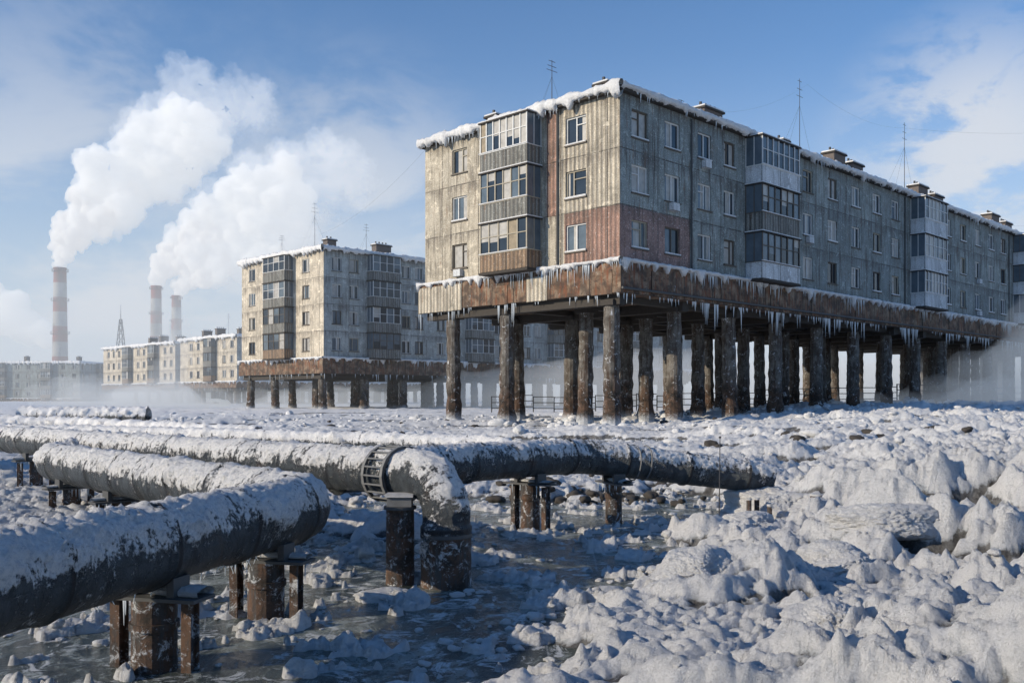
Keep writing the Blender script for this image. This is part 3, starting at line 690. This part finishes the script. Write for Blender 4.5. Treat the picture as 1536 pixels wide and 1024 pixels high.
m.cyl(p-Z*.3,p+Z*.80,.155,.15,24,'rust'); m.cyl(p+Z*.80,p+Z*.83,.175,.175,24,'steel_dark'); m.box(p+Vector((-.13,-.1,.832)),(.26,0,0),(0,.2,0),(0,0,.10),'steel_light'); m.box(p+Vector((-.15,-.13,.935)),(.3,0,0),(0,.26,0),(0,0,.03),'snow')
m.cyl((-.70,10,.52),(-.70,10,.56),.275,.275,32,'steel_dark'); m.build('post',E2,False)
m=MB(); c0=Vector((-1.33,10.63,1.128)); d=Vector((-.707,.707,0)); q=Vector((.707,.707,0))
f=lambda a_,r,o_:c0+d*o_+(q*math.cos(a_)+Z*math.sin(a_))*r
for off in (-.17,.17):
    for i in range(20):
        a0=math.pi*2*i/20;a1=math.pi*2*(i+1)/20
        m.face([f(a0,.325,off-.022),f(a1,.325,off-.022),f(a1,.325,off+.022),f(a0,.325,off+.022)],'steel_light'); m.face([f(a0,.29,off-.022),f(a1,.29,off-.022),f(a1,.325,off-.022),f(a0,.325,off-.022)],'steel_dark'); m.face([f(a0,.29,off+.022),f(a1,.29,off+.022),f(a1,.325,off+.022),f(a0,.325,off+.022)],'steel_dark')
for i in range(20):
    a0=math.pi*2*i/20; m.cyl(f(a0,.315,-.17),f(a0,.315,.17),.011,.011,6,'steel_light')
m.build('strap_cage',E2)
m=MB(); m.cyl((-.70,10,-.3),(-.70,10,.52),.272,.268,40,'rust',False); m.build('riser_sleeve',E2,True)
E3=empty('insulated_pipeline',(0,13,0))
pipe(E3,[(-2.1,11.25,1.10),(1.05,14.8,1.06),(4.3,15.9,.62)],[1.2],.25,15,.8)
support(E3,.27,14.0,.78,(.66,.75),.14); support(E3,1.62,15.0,.70,(.9,.3),.13,False)
m=MB()
for t in (0.0,.18):
    c0=Vector((1.95+t,15.10+t*.33,.94)); d=Vector((.94,.31,-.13)).normalized(); q=d.cross(Z).normalized(); u=q.cross(d)
    for i in range(16):
        a0=math.pi*2*i/16;a1=math.pi*2*(i+1)/16; m.cyl(c0+(q*math.cos(a0)+u*math.sin(a0))*.28,c0+(q*math.cos(a1)+u*math.sin(a1))*.28,.012,.012,5,'steel_light')
m.build('strap_cage',E3)
E4=empty('insulated_pipeline',(-8,28,0))
pipe(E4,[(-24,33,.75),(-12.5,30,.75),(-.6,25,.65),(1.6,23,.3)],[2,1.2],.24,25,1.1,n=32,step=.08,thick=2.2)
for x,y in ((-16,30.9),(-11.8,29.7),(-7.5,27.9),(-3.5,26.2)): support(E4,x,y,.52,(-.9,.35),.12,False)
E5=empty('insulated_pipeline',(-18,44,0))
pipe(E5,[(-40,44,.65),(-21,43,.65),(-10,37,.4)],[2],.3,35,1.1,n=24,step=.12,thick=3)
E6=empty('insulated_pipeline',(-20,50,0))
pipe(E6,[(-26.5,50.8,.9),(-19.5,50.5,.9)],[],.42,36,1.1,n=32,step=.1,thick=2)
def stub(x,y,h,r):
    E=empty('pipe_stub',(x,y,0)); m=MB(); z=hz(x,y); m.cyl((x,y,z-.2),(x,y,z+h),r,r,16,'rust'); m.cyl((x,y,z+h),(x,y,z+h+.03),r*1.15,r*1.1,16,'snow'); m.build('tube',E)
stub(4.75,14.7,.25,.09); stub(3.75,14.9,.4,.04); stub(3.9,15.0,.35,.04); stub(4.05,14.8,.3,.04)
E=empty('stake',(3.25,14.8,0)); m=MB(); z=hz(3.25,14.8); m.cyl((3.25,14.8,z-.3),(3.27,14.8,1.35),.010,.007,6,'antenna_metal'); m.cyl((3.27,14.8,1.35),(3.27,14.8,1.38),.02,.02,6,'antenna_metal'); m.build('rod',E)
E=empty('fence',(20,92,0)); m=MB()
for i in range(40):
    x=-2+i*2; y=90+i*.15; z=hz(x,y); m.box((x,y,z-.2),(.1,0,0),(0,.1,0),(0,0,2.0),'steel_dark')
    if i<39:
        for hh in (.6,1.15,1.7): m.box((x+.1,y+.02,z+hh),(1.9,0,0),(0,.06,0),(0,.0,.08),'steel_dark')
m.build('rails',E)
def cable(p0,p1,sag,r=.03):
    E=empty('overhead_cable',p0); m=MB(); N=24; P=[]
    for i in range(N+1):
        t=i/N; v=Vector(p0).lerp(Vector(p1),t); v.z-=sag*4*t*(1-t); P.append(v)
    for i in range(N): m.cyl(P[i],P[i+1],r,r,4,'antenna_metal',False)
    m.build('wire',E)
cable((6.5,57,21.2),(21.5,68.5,24.7),2.0,.004); cable((21.5,68.5,24.7),(34,82,25.4),.8,.004); cable((34,82,25.4),(75,82,31),2.5,.005); cable((48,95,19.3),(75,84,22),1.5,.005); cable((-5.5,61.5,18.3),(-24,104,19.5),1.6,.004)

# ------------------------------------------------------------------ world, sun, camera
el=math.radians(22); sd=Vector((-.93,-.37,0)).normalized(); az=math.atan2(sd.x,sd.y)
w=bpy.data.worlds.new('World'); sc.world=w; w.use_nodes=True; t=w.node_tree; nn=t.nodes; bg=nn['Background']
sky=nn.new('ShaderNodeTexSky'); sky.sky_type='NISHITA'; sky.sun_disc=False; sky.sun_elevation=el; sky.sun_rotation=az; sky.air_density=1.0; sky.dust_density=.3; sky.ozone_density=4.0
tc=nn.new('ShaderNodeTexCoord')
def M(op,a,b=0.):
    n=nn.new('ShaderNodeMath'); n.operation=op
    for i,v in enumerate((a,b)):
        if isinstance(v,bpy.types.NodeSocket): t.links.new(v,n.inputs[i])
        else: n.inputs[i].default_value=v
    return n.outputs[0]
def RG(f,a,b,lo=0.,hi=1.):
    n=nn.new('ShaderNodeMapRange'); n.interpolation_type='SMOOTHSTEP'; t.links.new(f,n.inputs[0])
    for i,v in zip((1,2,3,4),(a,b,lo,hi)): n.inputs[i].default_value=v
    return n.outputs[0]
def NZ(scale,sc3,loc,det=7,rg=.6):
    mp=nn.new('ShaderNodeMapping'); mp.inputs['Scale'].default_value=sc3; mp.inputs['Location'].default_value=loc; t.links.new(tc.outputs['Generated'],mp.inputs[0])
    n=nn.new('ShaderNodeTexNoise'); n.inputs['Scale'].default_value=scale; n.inputs['Detail'].default_value=det; n.inputs['Roughness'].default_value=rg; n.inputs['Distortion'].default_value=.3
    t.links.new(mp.outputs[0],n.inputs['Vector']); return n.outputs['Fac']
sx=nn.new('ShaderNodeSeparateXYZ'); t.links.new(tc.outputs['Generated'],sx.inputs[0])
def spot(d,r0,r1):
    n=nn.new('ShaderNodeVectorMath'); n.operation='DISTANCE'; t.links.new(tc.outputs['Generated'],n.inputs[0]); n.inputs[1].default_value=d; return RG(n.outputs['Value'],r0,r1,0.,1.)
def MX(f,a,b,mode='MIX'):
    n=nn.new('ShaderNodeMix'); n.data_type='RGBA'; n.blend_type=mode
    for i,v in ((0,f),(6,a),(7,b)):
        if isinstance(v,bpy.types.NodeSocket): t.links.new(v,n.inputs[i])
        else: n.inputs[i].default_value=v if isinstance(v,float) else (*v,1)
    return n.outputs[2]
c1=M('MULTIPLY',spot((.43,.87,.225),.16,.02),RG(NZ(11,(1,1,2.0),(0,0,0),8,.62),.40,.56))
c2=M('MULTIPLY',M('MULTIPLY',spot((-.40,.90,.04),.44,.05),RG(NZ(5,(1,1,2),(3,1,2)),.38,.62)),.85)
c3=M('MULTIPLY',M('MULTIPLY',spot((-.17,.96,.15),.24,.03),RG(NZ(7,(1,1,2),(1,5,2),8,.62),.38,.60)),.75)
cloud=M('MAXIMUM',M('MAXIMUM',M('MULTIPLY',c1,.85),c2),c3)
hzf=RG(sx.outputs[2],.35,-.02,0,.9)
c=MX(1.,sky.outputs[0],(.88,1.24,1.48),'MULTIPLY')
c=MX(hzf,c,(5.2,6.1,7.1)); c=MX(cloud,c,(7.3,7.5,7.9)); t.links.new(c,bg.inputs[0]); bg.inputs[1].default_value=.1
L=bpy.data.lights.new('sun','SUN'); L.energy=4.6; L.angle=math.radians(.6); L.color=(1,.85,.64); lo=bpy.data.objects.new('sun',L); col.objects.link(lo)
dv=Vector((sd.x*math.cos(el),sd.y*math.cos(el),math.sin(el))); lo.rotation_euler=dv.to_track_quat('Z','Y').to_euler(); lo.location=(-40,-20,40)
cd=bpy.data.cameras.new('camera'); cam=bpy.data.objects.new('camera',cd); col.objects.link(cam); cam.location=(0,0,2.0); cam.rotation_euler=(math.radians(90),0,0)
cd.sensor_width=36; cd.lens=33.1; cd.shift_y=83/1536; cd.clip_end=8000; cd.clip_start=.05; sc.camera=cam
sc.view_settings.view_transform='Standard'; sc.view_settings.look='None'; sc.view_settings.exposure=0
